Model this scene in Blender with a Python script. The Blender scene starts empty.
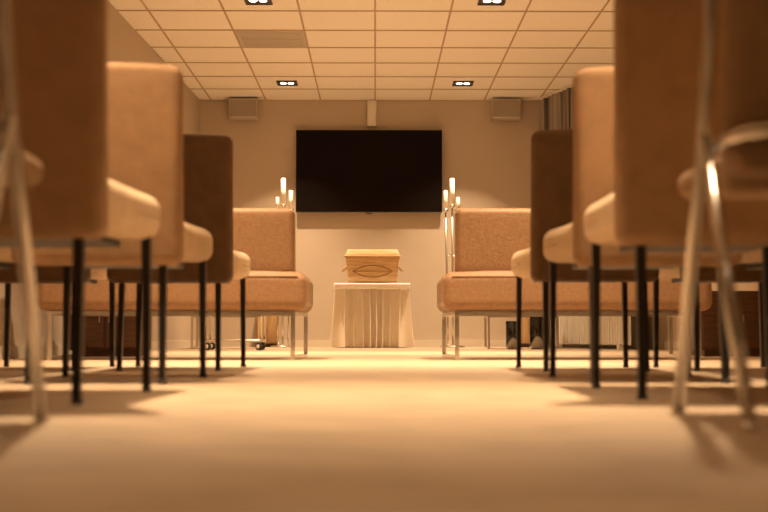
import bpy, bmesh, math, random
from mathutils import Vector, Matrix
random.seed(3)
scene = bpy.context.scene
COL = scene.collection
H_CEIL = 2.70
YB = 12.80      # back wall

# ------------------------------------------------------------ materials
def new_mat(name):
    m = bpy.data.materials.new(name); m.use_nodes = True
    nt = m.node_tree
    return m, nt, nt.nodes["Principled BSDF"]

def mat_plain(name, col, rough=0.5, metal=0.0, nscale=None, namt=0.0, bump=0.0, bscale=200, stretch=(1,1,1), sheen=0.0, spec=0.5, bdist=0.004):
    m, nt, b = new_mat(name)
    b.inputs["Base Color"].default_value = (*col, 1)
    b.inputs["Roughness"].default_value = rough
    b.inputs["Metallic"].default_value = metal
    b.inputs["Specular IOR Level"].default_value = spec
    if sheen:
        b.inputs["Sheen Weight"].default_value = sheen
        b.inputs["Sheen Roughness"].default_value = 0.4
        b.inputs["Sheen Tint"].default_value = (1.0, 0.82, 0.6, 1)
    tc = nt.nodes.new("ShaderNodeTexCoord")
    mp = nt.nodes.new("ShaderNodeMapping"); mp.inputs["Scale"].default_value = stretch
    nt.links.new(tc.outputs["Object"], mp.inputs["Vector"])
    if nscale:
        n = nt.nodes.new("ShaderNodeTexNoise"); n.inputs["Scale"].default_value = nscale
        n.inputs["Detail"].default_value = 5
        nt.links.new(mp.outputs[0], n.inputs["Vector"])
        r = nt.nodes.new("ShaderNodeValToRGB")
        r.color_ramp.elements[0].position = 0.3; r.color_ramp.elements[1].position = 0.7
        r.color_ramp.elements[0].color = (*[c*(1-namt) for c in col], 1)
        r.color_ramp.elements[1].color = (*[min(1, c*(1+namt)) for c in col], 1)
        nt.links.new(n.outputs[0], r.inputs[0]); nt.links.new(r.outputs[0], b.inputs["Base Color"])
    if bump:
        n2 = nt.nodes.new("ShaderNodeTexNoise"); n2.inputs["Scale"].default_value = bscale
        n2.inputs["Detail"].default_value = 3
        nt.links.new(mp.outputs[0], n2.inputs["Vector"])
        bp = nt.nodes.new("ShaderNodeBump"); bp.inputs["Strength"].default_value = bump
        bp.inputs["Distance"].default_value = bdist
        nt.links.new(n2.outputs[0], bp.inputs["Height"]); nt.links.new(bp.outputs[0], b.inputs["Normal"])
    return m

def mat_emit(name, col, s):
    m, nt, b = new_mat(name)
    b.inputs["Base Color"].default_value = (*col, 1)
    b.inputs["Emission Color"].default_value = (*col, 1)
    b.inputs["Emission Strength"].default_value = s
    return m

M_wall = mat_plain("wall_paint", (0.57, 0.475, 0.37), 0.75, nscale=1.5, namt=0.03, bump=0.15, bscale=90)
M_ceil = mat_plain("ceiling_tile", (0.96, 0.92, 0.85), 0.9, nscale=60, namt=0.03, bump=0.2, bscale=120)
M_grid = mat_plain("ceiling_tbar", (0.50, 0.38, 0.26), 0.6)
M_vent = mat_plain("vent_panel_grey", (0.55, 0.50, 0.43), 0.6)
M_floor = mat_plain("floor_carpet", (0.50, 0.38, 0.26), 0.5, nscale=7.0, namt=0.20, bump=1.0, bscale=45, stretch=(0.7, 1.6, 1), spec=0.5, bdist=0.010)
M_base = mat_plain("trim_paint", (0.70, 0.62, 0.50), 0.45)
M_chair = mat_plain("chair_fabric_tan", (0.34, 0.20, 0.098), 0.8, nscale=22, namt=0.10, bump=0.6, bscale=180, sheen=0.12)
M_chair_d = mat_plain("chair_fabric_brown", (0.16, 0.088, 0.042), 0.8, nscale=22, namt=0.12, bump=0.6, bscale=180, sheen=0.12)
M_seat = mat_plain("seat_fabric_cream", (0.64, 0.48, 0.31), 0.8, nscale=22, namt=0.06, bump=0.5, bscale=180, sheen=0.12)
M_bench = mat_plain("bench_velour", (0.255, 0.138, 0.062), 0.6, nscale=60, namt=0.14, bump=0.6, bscale=90, sheen=0.22)
M_leg = mat_plain("leg_black_metal", (0.015, 0.011, 0.009), 0.4, 0.3)
M_chrome = mat_plain("chrome_satin", (0.64, 0.59, 0.52), 0.22, 1.0)
M_steel = mat_plain("frame_steel", (0.65, 0.60, 0.52), 0.25, 1.0)
M_tv = mat_plain("tv_bezel", (0.006, 0.004, 0.003), 0.4, spec=0.2)
M_screen = mat_plain("tv_screen", (0.006, 0.0025, 0.0015), 0.5, spec=0.10)
M_spk = mat_plain("speaker_casing", (0.46, 0.39, 0.31), 0.5)
M_spkg = mat_plain("speaker_grille", (0.40, 0.345, 0.285), 0.7, bump=0.8, bscale=300)
M_white = mat_plain("white_plastic", (0.80, 0.75, 0.66), 0.4)
M_top = mat_plain("table_top_white", (0.92, 0.89, 0.82), 0.35)
M_wax = mat_plain("candle_wax", (0.95, 0.88, 0.74), 0.5)
M_wick = mat_plain("wick", (0.03, 0.02, 0.02), 0.9)
M_dark = mat_plain("dark_wood", (0.10, 0.042, 0.017), 0.5, nscale=6, namt=0.3, stretch=(1, 1, 8))
M_pale = mat_plain("pale_wood", (0.62, 0.42, 0.22), 0.5, nscale=6, namt=0.15, stretch=(6, 6, 0.6))
M_rubber = mat_plain("rubber", (0.03, 0.025, 0.02), 0.6)
M_lamp = mat_emit("lamp_glow", (1.0, 0.86, 0.62), 14.0)
M_lamph = mat_plain("lamp_housing", (0.06, 0.04, 0.028), 0.4, 0.4)
M_rope = mat_plain("rope_handle", (0.50, 0.33, 0.17), 0.8, bump=1.0, bscale=200)
M_glass = mat_plain("clear_glass", (0.95, 0.95, 0.92), 0.03)
M_glass.node_tree.nodes["Principled BSDF"].inputs["Transmission Weight"].default_value = 1.0
M_skirt = mat_plain("skirt_satin", (0.82, 0.73, 0.60), 0.36, nscale=2, namt=0.04)

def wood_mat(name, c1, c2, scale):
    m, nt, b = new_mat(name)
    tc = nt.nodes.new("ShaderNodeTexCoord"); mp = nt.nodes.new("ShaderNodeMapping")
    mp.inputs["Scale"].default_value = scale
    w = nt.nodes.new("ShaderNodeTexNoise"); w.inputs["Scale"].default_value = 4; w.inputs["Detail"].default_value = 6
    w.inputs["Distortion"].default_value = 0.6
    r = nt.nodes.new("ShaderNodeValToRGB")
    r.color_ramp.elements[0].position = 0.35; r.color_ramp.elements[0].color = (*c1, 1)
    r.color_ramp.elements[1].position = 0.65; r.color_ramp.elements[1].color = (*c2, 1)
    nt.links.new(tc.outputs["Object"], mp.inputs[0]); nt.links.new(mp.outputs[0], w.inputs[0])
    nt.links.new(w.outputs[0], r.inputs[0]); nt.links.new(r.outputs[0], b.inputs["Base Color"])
    b.inputs["Roughness"].default_value = 0.45
    return m
M_pine = wood_mat("casket_pine", (0.56, 0.35, 0.16), (0.72, 0.50, 0.27), (1.5, 1.5, 14))
M_pine_d = wood_mat("casket_pine_moulding", (0.34, 0.17, 0.06), (0.45, 0.25, 0.10), (2, 2, 10))
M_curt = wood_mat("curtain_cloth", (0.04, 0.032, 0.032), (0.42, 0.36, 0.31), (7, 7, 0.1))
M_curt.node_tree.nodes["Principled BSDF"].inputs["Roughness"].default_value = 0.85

# ------------------------------------------------------------ helpers
def obj_from(name, verts, faces, mat, parent=None, smooth=True):
    me = bpy.data.meshes.new(name); me.from_pydata(verts, [], faces); me.update()
    bm = bmesh.new(); bm.from_mesh(me)
    bmesh.ops.recalc_face_normals(bm, faces=bm.faces); bm.to_mesh(me); bm.free()
    if smooth:
        for p in me.polygons: p.use_smooth = True
    ob = bpy.data.objects.new(name, me); COL.objects.link(ob)
    if mat: me.materials.append(mat)
    if parent: ob.parent = parent
    return ob

def axis_pts(L, r, k, m):
    h = L/2; a = []
    for i in range(k): a.append(-h + r*i/k)
    for i in range(m+1): a.append(-(h-r) + 2*(h-r)*i/m)
    for i in range(1, k+1): a.append((h-r) + r*i/k)
    return a

def rbox(name, size, r, center, mat, parent=None, deform=None, k=3, m=4):
    sx, sy, sz = size
    r = min(r, sx*0.49, sy*0.49, sz*0.49)
    A = [axis_pts(s, r, k, m) for s in size]; n = len(A[0])
    vid = {}; V = []; F = []
    def v(i, j, l):
        key = (i, j, l)
        if key not in vid:
            p = Vector((A[0][i], A[1][j], A[2][l]))
            inner = Vector([max(-(size[q]/2-r), min(size[q]/2-r, p[q])) for q in range(3)])
            d = p-inner
            if d.length > 1e-9: p = inner + d.normalized()*r
            if deform: p = Vector(deform(p))
            vid[key] = len(V); V.append(p + Vector(center))
        return vid[key]
    e = n-1
    for a in range(e):
        for b in range(e):
            for s in (0, e):
                F.append([v(s, a, b), v(s, a+1, b), v(s, a+1, b+1), v(s, a, b+1)])
                F.append([v(a, s, b), v(a+1, s, b), v(a+1, s, b+1), v(a, s, b+1)])
                F.append([v(a, b, s), v(a+1, b, s), v(a+1, b+1, s), v(a, b+1, s)])
    return obj_from(name, V, F, mat, parent)

def box(name, lo, hi, mat, parent=None):
    x0, y0, z0 = lo; x1, y1, z1 = hi
    V = [(x0,y0,z0),(x1,y0,z0),(x1,y1,z0),(x0,y1,z0),(x0,y0,z1),(x1,y0,z1),(x1,y1,z1),(x0,y1,z1)]
    F = [(0,3,2,1),(4,5,6,7),(0,1,5,4),(1,2,6,5),(2,3,7,6),(3,0,4,7)]
    return obj_from(name, V, F, mat, parent, smooth=False)

def fillet(pts, r, seg=5, closed=False):
    P = [Vector(p) for p in pts]; out = []
    n = len(P)
    for i in range(n):
        if not closed and i in (0, n-1): out.append(P[i]); continue
        a, b, c = P[i-1], P[i], P[(i+1) % n]
        d1 = (a-b); d2 = (c-b)
        rr = min(r, d1.length*0.45, d2.length*0.45)
        p1 = b + d1.normalized()*rr; p2 = b + d2.normalized()*rr
        for s in range(seg+1):
            t = s/seg
            out.append(p1*(1-t)**2 + b*2*t*(1-t) + p2*t*t)
    return out

def tube(name, pts, rad, mat, parent=None, closed=False, seg=10, r=0.0, square=False, taper=None):
    P = fillet(pts, r, 5, closed) if r else [Vector(p) for p in pts]
    n = len(P); V = []; F = []
    seg = 4 if square else seg
    prevn = None
    for i in range(n):
        if closed: t = (P[(i+1) % n]-P[i-1]).normalized()
        else: t = (P[min(i+1, n-1)]-P[max(i-1, 0)]).normalized()
        if prevn is None:
            ref = Vector((1, 0, 0)) if abs(t.x) < 0.7 else Vector((0, 0, 1))
            nn = (ref - t*ref.dot(t)).normalized()
        else:
            nn = (prevn - t*prevn.dot(t)).normalized()
        prevn = nn; bb = t.cross(nn)
        rr = rad*(1 if taper is None else (1+(taper-1)*i/(n-1)))
        for s in range(seg):
            a = 2*math.pi*(s+0.5)/seg
            k = rr*(1.414 if square else 1)
            V.append(P[i] + nn*math.cos(a)*k + bb*math.sin(a)*k)
    m = n if closed else n-1
    for i in range(m):
        for s in range(seg):
            a = i*seg+s; b = i*seg+(s+1) % seg
            c = ((i+1) % n)*seg+(s+1) % seg; d = ((i+1) % n)*seg+s
            F.append((a, b, c, d))
    if not closed:
        F.append(tuple(range(seg))[::-1]); F.append(tuple((n-1)*seg+s for s in range(seg)))
    return obj_from(name, V, F, mat, parent, smooth=not square)

def lathe(name, prof, center, mat, parent=None, seg=24):
    V = []; F = []
    for (r, z) in prof:
        for s in range(seg):
            a = 2*math.pi*s/seg
            V.append((center[0]+r*math.cos(a), center[1]+r*math.sin(a), center[2]+z))
    for i in range(len(prof)-1):
        for s in range(seg):
            F.append((i*seg+s, i*seg+(s+1) % seg, (i+1)*seg+(s+1) % seg, (i+1)*seg+s))
    F.append(tuple(range(seg))); F.append(tuple((len(prof)-1)*seg+s for s in range(seg)))
    return obj_from(name, V, F, mat, parent)

def empty(name, loc=(0, 0, 0), rotz=0):
    e = bpy.data.objects.new(name, None); COL.objects.link(e)
    e.empty_display_size = 0.1
    e.location = loc; e.rotation_euler = (0, 0, rotz)
    return e

# ------------------------------------------------------------ room shell
def wall_seg(name, p, q, out, mat, z0=0.0, z1=H_CEIL, th=0.1):
    o = Vector((out[0], out[1])).normalized()*th
    P = [(p[0], p[1]), (q[0], q[1]), (q[0]+o.x, q[1]+o.y), (p[0]+o.x, p[1]+o.y)]
    V = [(a, b, z0) for a, b in P] + [(a, b, z1) for a, b in P]
    F = [(0,1,2,3),(4,5,6,7),(0,1,5,4),(1,2,6,5),(2,3,7,6),(3,0,4,7)]
    return obj_from(name, V, F, mat, smooth=False)
YR = -2.5
LB = (-1.92, YB); LF = (-2.45, YR)
RB = (1.86, YB); RM = (2.62, 10.6); RF = (2.62, YR)
box("floor", (-2.7, YR, -0.1), (2.85, YB+0.15, 0), M_floor)
box("ceiling", (-2.7, YR, H_CEIL+0.006), (2.85, YB+0.15, H_CEIL+0.11), M_ceil)
box("wall_back", (-2.1, YB, 0), (2.1, YB+0.12, H_CEIL), M_wall)
wall_seg("wall_left", LB, LF, (-1, 0), M_wall)
wall_seg("wall_right", RM, RF, (1, 0), M_wall)
wall_seg("wall_right_angled", RB, RM, (0.94, 0.34), M_wall)
box("baseboard_back", (-1.915, YB-0.015, 0), (1.855, YB, 0.075), M_base)
wall_seg("baseboard_left", LB, LF, (0.999, 0.04), M_base, 0, 0.075, 0.015)
wall_seg("baseboard_right", RM, RF, (-1, 0), M_base, 0, 0.075, 0.015)
V = []; F = []
def addbox(lo, hi):
    b = len(V); x0, y0, z0 = lo; x1, y1, z1 = hi
    V.extend([(x0,y0,z0),(x1,y0,z0),(x1,y1,z0),(x0,y1,z0),(x0,y0,z1),(x1,y0,z1),(x1,y1,z1),(x0,y1,z1)])
    F.extend([tuple(b+i for i in f) for f in [(0,3,2,1),(4,5,6,7),(0,1,5,4),(1,2,6,5),(2,3,7,6),(3,0,4,7)]])
def xl(y): return -1.92 - (YB-y)*(0.53/15.3)
def xr(y): return 2.62 if y < 10.6 else 2.62-(y-10.6)*(0.76/2.2)
for i in range(-3, 5):
    x = i*0.6
    y1 = YB
    if x > 1.86: y1 = 10.6 + (2.62-x)/0.76*2.2
    addbox((x-0.0075, YR, H_CEIL+0.001), (x+0.0075, y1, H_CEIL+0.006))
j = 0
while YB-0.6*j > YR:
    y = YB-0.6*j
    addbox((xl(y), y-0.0095, H_CEIL), (xr(y), y+0.0095 if j else y, H_CEIL+0.006)); j += 1
obj_from("trim_ceiling_grid", V, F, M_grid, smooth=False)

vent = empty("ceiling_vent", (-0.9, 10.1, H_CEIL))
rbox("panel", (0.58, 0.575, 0.006), 0.002, (0, 0, 0.004), M_vent, vent)
for i in range(9):
    box("slat_%d" % i, (-0.26, -0.24+i*0.06-0.004, -0.003), (0.26, -0.24+i*0.06+0.004, 0.003), M_vent, vent)

WARM = (1.0, 0.71, 0.435)
def downlight(x, y, power, spread=85):
    e = empty("recessed_downlight", (x, y, H_CEIL))
    s = 0.10
    tube("frame", [(-s, -s, 0.0), (s, -s, 0.0), (s, s, 0.0), (-s, s, 0.0)], 0.006, M_lamph, e, closed=True, square=True)
    box("housing", (-s, -s, 0.0), (s, s, 0.005), M_lamph, e)
    for k in (-1, 1):
        lathe("bulb_%d" % (k+2), [(0.026, 0.004), (0.030, 0.0), (0.024, -0.004), (0.005, -0.006)], (k*0.038, 0, -0.001), M_lamp, e, 20)
    ld = bpy.data.lights.new("downlight_lamp", 'AREA'); ld.shape = 'DISK'; ld.size = 0.06
    ld.energy = power; ld.color = WARM; ld.spread = math.radians(spread)
    lo = bpy.data.objects.new("lamp", ld); COL.objects.link(lo); lo.parent = e
    lo.location = (0, 0, -0.03)
for y, p, sp in ((11.9, 33, 88), (8.9, 50, 85), (5.9, 50, 80), (2.9, 30, 72), (-0.1, 9, 85)):
    for x in (-0.9, 0.9):
        downlight(x, y, p, sp)

# ------------------------------------------------------------ TV
tv = empty("television", (-0.065, YB, 1.905))
tvw, tvh = 1.59, 0.905
rbox("casing", (tvw, 0.045, tvh), 0.008, (0, -0.085, 0), M_tv, tv)
box("screen", (-tvw/2+0.012, -0.1095, -tvh/2+0.018), (tvw/2-0.012, -0.1075, tvh/2-0.012), M_screen, tv)
box("wall_mount", (-0.25, -0.064, -0.2), (0.25, 0, 0.2), M_tv, tv)
box("bottom_lip", (-tvw/2+0.01, -0.1115, -tvh/2), (tvw/2-0.01, -0.1075, -tvh/2+0.005), M_steel, tv)
rbox("sensor_tab", (0.07, 0.012, 0.014), 0.003, (0, -0.10, -tvh/2-0.005), M_tv, tv)
cc = empty("cable_cover", (-0.035, YB, 2.54))
rbox("trunking", (0.10, 0.06, 0.29), 0.008, (0, -0.03, 0.01), M_white, cc)
rbox("socket", (0.07, 0.014, 0.07), 0.004, (0, -0.063, -0.05), M_white, cc)

def speaker(x):
    e = empty("wall_speaker", (x, YB, 2.580))
    rbox("cabinet", (0.32, 0.16, 0.22), 0.012, (0, -0.11, 0), M_spk, e)
    rbox("grille", (0.285, 0.012, 0.185), 0.005, (0, -0.192, 0), M_spkg, e)
    tube("grille_trim", [(-0.148, -0.194, -0.098), (0.148, -0.194, -0.098), (0.148, -0.194, 0.098), (-0.148, -0.194, 0.098)], 0.003, M_white, e, closed=True, square=True)
    box("bracket", (-0.05, -0.03, -0.05), (0.05, 0, 0.05), M_steel, e)
speaker(-1.43); speaker(1.425)

# ------------------------------------------------------------ upholstered chairs
def chair(x, y, mat, seatmat, rot=0.0):
    """origin at floor, centre between legs; faces +Y"""
    e = empty("upholstered_chair", (x, y, 0), rot)
    def bdef(p):
        t = (p.z+0.295)/0.59
        tt = max(0, t)
        q = (p.x/0.25)**2
        return (p.x*(1+0.01*t), p.y*(1.15-0.45*tt) - 0.075*tt**1.4 - 0.012*math.sin(t*math.pi) + 0.02*q*tt, p.z + 0.006*(1-q)*tt)
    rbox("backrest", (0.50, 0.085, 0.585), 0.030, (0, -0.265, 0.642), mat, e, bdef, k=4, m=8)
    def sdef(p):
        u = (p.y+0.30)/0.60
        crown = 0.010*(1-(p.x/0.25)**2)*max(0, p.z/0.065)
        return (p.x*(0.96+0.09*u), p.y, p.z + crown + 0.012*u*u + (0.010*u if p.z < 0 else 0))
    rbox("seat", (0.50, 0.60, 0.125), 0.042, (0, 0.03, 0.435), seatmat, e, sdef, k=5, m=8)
    tube("back_seam", [(-0.249, -0.275, 0.38), (-0.250, -0.285, 0.6), (-0.248, -0.325, 0.86)], 0.003, mat, e, seg=6)
    tube("back_seam_2", [(0.249, -0.275, 0.38), (0.250, -0.285, 0.6), (0.248, -0.325, 0.86)], 0.003, mat, e, seg=6)
    box("under_frame", (-0.17, -0.22, 0.368), (0.17, 0.24, 0.385), M_leg, e)
    n = 1
    for sx in (-1, 1):
        for lx, yy, dy, zt in ((0.192, -0.265, -0.015, 0.40), (0.230, 0.27, 0.01, 0.42)):
            tube("leg_%d" % n, [(sx*lx, yy, zt), (sx*(lx+0.004), yy+dy, 0.0)], 0.0115, M_leg, e, square=True, taper=0.8)
            lathe("foot_%d" % n, [(0.012, 0.0), (0.013, 0.006), (0.009, 0.012)], (sx*(lx+0.004), yy+dy, 0.0), M_rubber, e, 12)
            n += 1
    return e
XL = -0.82
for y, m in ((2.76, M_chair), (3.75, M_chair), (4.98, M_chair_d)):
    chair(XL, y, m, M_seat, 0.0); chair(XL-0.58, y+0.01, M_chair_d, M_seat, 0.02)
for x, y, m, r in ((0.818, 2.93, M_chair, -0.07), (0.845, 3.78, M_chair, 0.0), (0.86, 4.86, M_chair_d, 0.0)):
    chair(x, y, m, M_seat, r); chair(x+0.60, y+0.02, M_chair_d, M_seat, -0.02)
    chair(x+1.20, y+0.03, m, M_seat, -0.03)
# unseen chairs level with the camera, added to cast shadow streaks into the aisle
chair(-0.86, 0.78, M_chair, M_seat, 0.05); chair(0.88, 0.92, M_chair, M_seat, -0.05)

# ------------------------------------------------------------ tubular chairs nearest the camera
def tube_chair(x, y, mir):
    e = empty("tubular_armchair", (x, y, 0))
    W = 0.50
    for n, sx in ((1, 0.0), (2, W*mir)):
        tube("side_frame_%d" % n, [(sx, 0.19, 0.008), (sx, 0.0, 0.47), (sx+0.0, -0.05, 0.60), (sx, -0.14, 1.0)], 0.0115, M_chrome, e, r=0.06)
        tube("rear_leg_%d" % n, [(sx, -0.02, 0.49), (sx, -0.24, 0.008)], 0.0115, M_chrome, e)
        lathe("glide_a%d" % n, [(0.013, 0), (0.014, 0.008), (0.010, 0.014)], (sx, 0.19, 0), M_steel, e, 12)
        lathe("glide_b%d" % n, [(0.013, 0), (0.014, 0.008), (0.010, 0.014)], (sx, -0.24, 0), M_steel, e, 12)
    a = 0.008*mir
    tube("seat_rail", [(a, -0.05, 0.47), (0.03*mir, -0.20, 0.475), ((W-0.03)*mir, -0.20, 0.475), (W*mir-a, -0.05, 0.47)], 0.0125, M_chrome, e, r=0.08)
    tube("top_rail", [(0, -0.14, 0.99), (0, -0.145, 1.02), (W*mir, -0.145, 1.02), (W*mir, -0.14, 0.99)], 0.0115, M_chrome, e, r=0.03)
    def bd(p):
        t = (p.z+0.30)/0.60
        return (p.x, p.y-0.10*t + 0.05*(p.x/0.22)**2 - 0.02, p.z)
    rbox("back_shell", (0.452, 0.045, 0.60), 0.02, (W/2*mir, -0.06, 0.69), M_chair, e, bd, k=3, m=8)
    rbox("seat_pad", (0.452, 0.42, 0.055), 0.025, (W/2*mir, 0.07, 0.44), M_chair, e, k=3, m=6)
    return e
tube_chair(0.575, 2.05, 1)
tube_chair(-0.574, 1.85, -1)

# ------------------------------------------------------------ benches
def bench(sgn):
    e = empty("upholstered_bench", (0, 6.5, 0))
    x0, x1 = 0.378, 1.88
    w = x1-x0; cx = sgn*(x0+x1)/2
    def sd(p):
        return (p.x, p.y, p.z + (0.012*(1-(p.x/(w/2))**4) if p.z > 0 else 0))
    rbox("seat_cushion", (w, 0.74, 0.215), 0.055, (cx, 0.37, 0.38), M_bench, e, sd, k=4, m=8)
    bw = 1.88-0.45
    def bd(p):
        t = (p.z+0.18)/0.36
        return (p.x, p.y-0.03*t+0.02, p.z)
    rbox("backrest", (bw, 0.15, 0.38), 0.035, (sgn*(0.45+1.88)/2, 0.10, 0.657), M_bench, e, bd, k=4, m=8)
    tube("cushion_piping", [(sgn*(x0+0.05), 0.004, 0.462), (sgn*(x1-0.05), 0.004, 0.462)], 0.005, M_bench, e, seg=6)
    n = 1
    for xa, xb in ((0.455, 0.42), (1.80, 1.80)):
        xa *= sgn; xb *= sgn
        tube("leg_frame_%d" % n, [(xa, 0.04, 0.26), (xa, 0.04, 0.012), (xb, 0.66, 0.012), (xb, 0.66, 0.26)], 0.012, M_chrome, e, closed=True, square=True)
        n += 1
    tube("rail_1", [(sgn*0.455, 0.04, 0.262), (sgn*1.80, 0.04, 0.262)], 0.010, M_chrome, e, square=True)
    tube("rail_2", [(sgn*0.42, 0.66, 0.262), (sgn*1.80, 0.66, 0.262)], 0.010, M_chrome, e, square=True)
bench(1); bench(-1)

def low_table(sgn):
    e = empty("low_side_table", (sgn*1.42, 11.45, 0))
    rbox("top", (0.72, 0.40, 0.05), 0.01, (0, 0, 0.345), M_pale, e)
    n = 1
    for sx in (-0.33, 0.33):
        tube("frame_%d" % n, [(sx, -0.17, 0.31), (sx, -0.17, 0.011), (sx, 0.17, 0.011), (sx, 0.17, 0.31)], 0.011, M_steel, e, closed=True, square=True); n += 1
    tube("rail", [(-0.33, -0.17, 0.31), (0.33, -0.17, 0.31)], 0.011, M_steel, e, square=True)
low_table(1); low_table(-1)

def cabinet(name, x, y, w, d, h, mat):
    e = empty(name, (x, y, 0))
    rbox("carcass", (w, d, h-0.04), 0.006, (0, 0, 0.04+(h-0.04)/2), mat, e)
    box("plinth", (-w/2+0.02, -d/2+0.02, 0), (w/2-0.02, d/2-0.02, 0.04), M_dark, e)
    for i in (-1, 1):
        rbox("door_%d" % (i+2), (w/2-0.015, 0.014, h-0.07), 0.004, (i*w/4, -d/2-0.007, 0.055+(h-0.07)/2), mat, e)
        tube("handle_%d" % (i+2), [(i*0.03, -d/2-0.012, h*0.5), (i*0.03, -d/2-0.03, h*0.52), (i*0.03, -d/2-0.03, h*0.62), (i*0.03, -d/2-0.012, h*0.64)], 0.004, M_steel, e, seg=6)
cabinet("low_cabinet", -1.72, 7.7, 0.46, 0.36, 0.42, M_dark)
cabinet("low_cabinet", 2.32, 7.7, 0.46, 0.36, 0.42, M_dark)
cabinet("wooden_pedestal", -1.14, 12.62, 0.22, 0.2, 0.60, M_pale)
cabinet("wooden_pedestal", 1.62, 12.45, 0.24, 0.22, 0.60, M_pale)

# slatted white convector in front of the curtain
cv = empty("slatted_radiator", (2.08, 11.20, 0), math.atan2(-2.0, 0.66))
box("rear_panel", (-0.75, -0.05, 0.04), (0.75, -0.035, 0.42), M_white, cv)
for i in range(31):
    box("slat_%d" % (i+1), (-0.75+i*0.0483, -0.08, 0.05), (-0.72+i*0.0483, -0.05, 0.41), M_white, cv)
box("top_cap", (-0.76, -0.085, 0.41), (0.76, -0.03, 0.43), M_white, cv)
for i, x in enumerate((-0.6, 0.6)):
    box("foot_%d" % (i+1), (x-0.02, -0.085, 0), (x+0.02, -0.03, 0.05), M_white, cv)

# small metal trolley on casters
d = empty("metal_trolley", (-1.22, 10.3, 0))
tube("frame_loop", [(-0.25, -0.16, 0.085), (0.25, -0.16, 0.085), (0.25, 0.16, 0.085), (-0.25, 0.16, 0.085)], 0.012, M_steel, d, closed=True, r=0.03)
tube("cross_bar_1", [(-0.08, -0.16, 0.085), (-0.08, 0.16, 0.085)], 0.008, M_steel, d)
tube("cross_bar_2", [(0.08, -0.16, 0.085), (0.08, 0.16, 0.085)], 0.008, M_steel, d)
for sx in (-0.24, 0.24):
    tube("hoop_%d" % (1 if sx < 0 else 2), [(sx, -0.15, 0.09), (sx, -0.15, 0.38), (sx, 0.15, 0.38), (sx, 0.15, 0.09)], 0.011, M_steel, d, r=0.05)
n = 1
for sx in (-0.22, 0.22):
    for sy in (-0.14, 0.14):
        o = lathe("wheel_%d" % n, [(0.012, -0.012), (0.032, -0.012), (0.035, 0), (0.032, 0.012), (0.012, 0.012)], (0, 0, 0), M_rubber, d, 16)
        o.rotation_euler = (0, math.pi/2, 0.9); o.location = (sx, sy, 0.035)
        o = lathe("hub_%d" % n, [(0.017, -0.015), (0.019, -0.013), (0.019, 0.013), (0.017, 0.015)], (0, 0, 0), M_white, d, 16)
        o.rotation_euler = (0, math.pi/2, 0.9); o.location = (sx, sy, 0.035)
        tube("stem_%d" % n, [(sx, sy, 0.06), (sx, sy, 0.085)], 0.012, M_steel, d)
        n += 1

def vase(x, y, h, r):
    e = empty("glass_candle_vase", (x, y, 0))
    prof = [(r, 0), (r, h), (r-0.005, h), (r-0.005, 0.010), (0.001, 0.010)]
    lathe("glass", prof, (0, 0, 0), M_glass, e, 28)
    lathe("candle", [(r*0.8, 0), (r*0.8, h*0.8), (r*0.7, h*0.82)], (0, 0, 0.0125), M_wax, e, 20)
    tube("wick", [(0, 0, 0.8*h), (0, 0, 0.82*h+0.03)], 0.002, M_wick, e, seg=6)
vase(1.28, 10.9, 0.26, 0.07); vase(1.50, 10.85, 0.30, 0.075)

# ------------------------------------------------------------ skirted table
tb = empty("skirted_table", (-0.03, 12.15, 0))
TW, TD, TH = 0.755, 0.48, 0.655
rbox("table_top", (TW+0.02, TD+0.02, 0.060), 0.014, (0, 0, TH-0.030), M_top, tb)
V = []; F = []; N = 900; rows = 14
def outline(u, w, dd, rc=0.06):
    segs = [w-2*rc, math.pi/2*rc, dd-2*rc, math.pi/2*rc]*2
    T = sum(segs); s = u*T
    hx, hy = w/2, dd/2
    st = [(-hx+rc, -hy), (hx-rc, -hy), (hx, -hy+rc), (hx, hy-rc), (hx-rc, hy), (-hx+rc, hy), (-hx, hy-rc), (-hx, -hy+rc)]
    i = 0
    while i < 7 and s > segs[i]: s -= segs[i]; i += 1
    t = s/segs[i]
    ccs = [None, (hx-rc, -hy+rc, -90), None, (hx-rc, hy-rc, 0), None, (-hx+rc, hy-rc, 90), None, (-hx+rc, -hy+rc, 180)]
    if i % 2 == 0:
        a = Vector(st[i]); b = Vector(st[(i+1) % 8]); p = a.lerp(b, t)
        nn = [Vector((0, -1)), None, Vector((1, 0)), None, Vector((0, 1)), None, Vector((-1, 0))][i]
        return p, nn
    cxx, cyy, a0 = ccs[i]; an = math.radians(a0+90*t)
    nn = Vector((math.cos(an), math.sin(an)))
    return Vector((cxx, cyy))+nn*rc, nn
ph = [random.uniform(0, 6.28) for _ in range(6)]
for r_ in range(rows+1):
    t = r_/rows
    for i in range(N):
        u = i/N
        p, nn = outline(u, TW-0.09, TD-0.09)
        a = 2*math.pi*27*u + 1.2*math.sin(2*math.pi*5*u+ph[0]) + 0.5*math.sin(2*math.pi*3*u+3*t)
        fold = math.sin(a)
        wv = fold*(0.026+0.012*t)
        off = 0.026 + 0.020*t + 0.022*t*t + wv
        q = p + nn*off + Vector((-nn.y, nn.x))*0.018*math.cos(a)
        V.append((q.x, q.y, (TH-0.057)*(1-t)+0.006*t))
for r_ in range(rows):
    for i in range(N):
        F.append((r_*N+i, r_*N+(i+1) % N, (r_+1)*N+(i+1) % N, (r_+1)*N+i))
obj_from("cloth_skirt", V, F, M_skirt, tb)
for i, (sx, sy) in enumerate([(-1, -1), (1, -1), (1, 1), (-1, 1)]):
    tube("leg_%d" % (i+1), [(sx*0.26, sy*0.12, 0), (sx*0.26, sy*0.12, TH-0.05)], 0.015, M_steel, tb)

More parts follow.
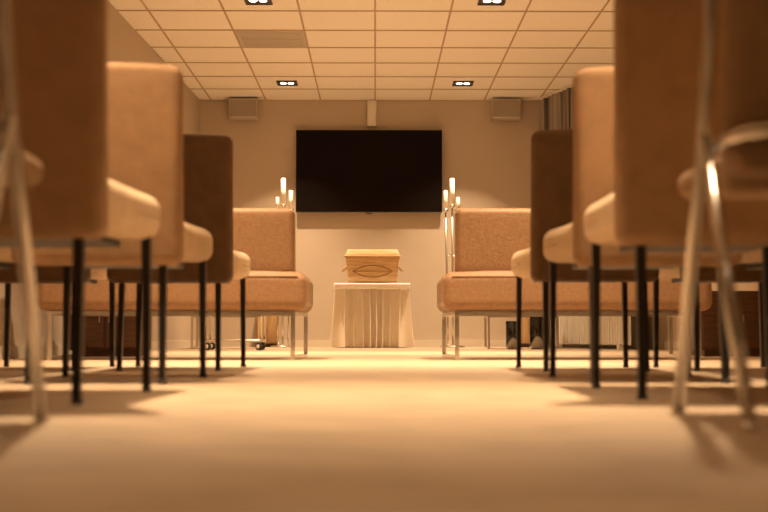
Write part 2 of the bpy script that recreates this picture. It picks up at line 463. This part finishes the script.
# ------------------------------------------------------------ casket
ck = empty("wooden_casket", (-0.025, 12.12, TH+0.001))
def cdef(p):
    t = (p.z+0.125)/0.25
    k = 0.90+0.10*t
    return (p.x*k, p.y*k - 0.0, p.z)
rbox("body", (0.55, 0.34, 0.25), 0.008, (0, 0, 0.140), M_pine, ck, cdef, k=2, m=8)
rbox("foot_plinth", (0.50, 0.31, 0.02), 0.005, (0, 0, 0.010), M_pine_d, ck)
rbox("lid_rim", (0.575, 0.365, 0.022), 0.007, (0, 0, 0.275), M_pine, ck)
def ldef(p):
    t = (p.z+0.0325)/0.065
    return (p.x*(1-0.08*t), p.y*(1-0.18*t), p.z)
rbox("lid", (0.555, 0.345, 0.060), 0.012, (0, 0, 0.315), M_pine, ck, ldef)
def arc_pts(sg, z0, hh, ww):
    out = []
    for i in range(21):
        a = -1+2*i/20
        out.append((a*ww, z0 + sg*hh*(1-a*a)))
    return out
for nme, sg in (("front_arc_upper", 1), ("front_arc_lower", -1)):
    pts = [(x_, -0.170*(0.90+0.10*(z_-0.015)/0.25)-0.001, z_) for x_, z_ in arc_pts(sg, 0.120, 0.060, 0.20)]
    tube(nme, pts, 0.006, M_pine_d, ck, seg=8)
tube("front_band", [(-0.20, -0.163, 0.120), (0.20, -0.163, 0.120)], 0.004, M_pine_d, ck, seg=8)
for sg in (-1, 1):
    tube("rope_handle_%d" % (sg+2), [(sg*0.262, -0.09, 0.18), (sg*0.30, -0.085, 0.14), (sg*0.315, 0, 0.125), (sg*0.30, 0.085, 0.14), (sg*0.262, 0.09, 0.18)], 0.010, M_rope, ck, r=0.04, seg=8)

# ------------------------------------------------------------ candle stands
def candle_stand(x, y, hs):
    e = empty("candle_stand", (x, y, 0))
    lathe("base", [(0.13, 0), (0.13, 0.012), (0.12, 0.02), (0.03, 0.026), (0.012, 0.03)], (0, 0, 0), M_steel, e, 32)
    for n, (dx, dy, top, cl, cr) in enumerate(hs):
        h = top-cl
        tube("stem_%d" % n, [(dx*0.75, dy*0.5, 0.022), (dx*0.8, dy*0.7, 0.4), (dx, dy, h-0.03)], 0.0105, M_steel, e, r=0.15)
        lathe("cup_%d" % n, [(0.008, -0.035), (0.012, -0.03), (0.028, -0.012), (0.032, 0.0), (0.030, 0.004)], (dx, dy, h), M_steel, e, 20)
        lathe("candle_%d" % n, [(cr, 0.0), (cr, cl*0.5), (cr*0.97, cl-0.012), (cr*0.7, cl-0.002), (cr*0.2, cl-0.005)], (dx, dy, h+0.002), M_wax, e, 20)
        tube("wick_%d" % n, [(dx, dy, h+cl-0.006), (dx+0.002, dy, h+cl+0.012)], 0.0015, M_wick, e, seg=6)
    pts = [(hs[0][0]*0.9, hs[0][1]*0.9, 0.95), (hs[1][0]*0.9, hs[1][1]*0.9, 0.97), (hs[2][0]*0.9, hs[2][1]*0.9, 0.95)]
    tube("stay_ring", pts, 0.004, M_steel, e, closed=True, r=0.02, seg=6)
candle_stand(-0.95, 12.15, [(-0.065, 0.02, 1.56, 0.13, 0.018), (0.0, -0.03, 1.75, 0.28, 0.026), (0.075, 0.02, 1.63, 0.20, 0.022)])
candle_stand(0.80, 12.15, [(-0.065, 0.02, 1.63, 0.20, 0.022), (0.0, -0.03, 1.75, 0.28, 0.026), (0.065, 0.02, 1.56, 0.14, 0.020)])

# ------------------------------------------------------------ curtain on the angled wall
cu = empty("pleated_curtain", (0, 0, 0))
V = []; F = []; N = 300; R = 10
p0 = Vector((1.84, 12.66)); p1 = Vector((2.50, 10.66))
dirv = (p1-p0).normalized(); nrm = Vector((-dirv.y, dirv.x))
if nrm.x > 0: nrm = -nrm
for j in range(R+1):
    t = j/R
    for i in range(N+1):
        u = i/N
        a = 2*math.pi*19*u
        q = p0 + (p1-p0)*u + nrm*(0.055 + 0.035*math.sin(a)*(0.7+0.3*t) + 0.008*math.sin(a*0.37+t*2))
        q += dirv*0.012*math.cos(a)*t
        V.append((q.x, q.y, (H_CEIL-0.03)*(1-t)+0.03*t))
for j in range(R):
    for i in range(N):
        b = j*(N+1)+i
        F.append((b, b+1, b+N+2, b+N+1))
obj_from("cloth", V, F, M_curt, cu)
a = p0+nrm*0.055; b = p1+nrm*0.055
tube("track", [(a.x, a.y, H_CEIL-0.015), (b.x, b.y, H_CEIL-0.015)], 0.012, M_white, cu, square=True)

# ------------------------------------------------------------ world, camera
w = bpy.data.worlds.new("World"); scene.world = w; w.use_nodes = True
bg = w.node_tree.nodes["Background"]
bg.inputs[0].default_value = (1.0, 0.66, 0.36, 1); bg.inputs[1].default_value = 0.10

cam = bpy.data.cameras.new("Camera"); co = bpy.data.objects.new("Camera", cam); COL.objects.link(co)
cam.sensor_width = 36; cam.lens = 1176/768*36
f = 1176.0
co.location = (0, 0, 0.15)
co.rotation_euler = (math.radians(90)+math.atan(77/f), 0, -math.atan(9/f))
cam.dof.use_dof = True; cam.dof.focus_distance = 11.5; cam.dof.aperture_fstop = 2.8
cam.clip_start = 0.02
scene.camera = co
scene.view_settings.view_transform = 'Standard'
scene.view_settings.exposure = 0.0
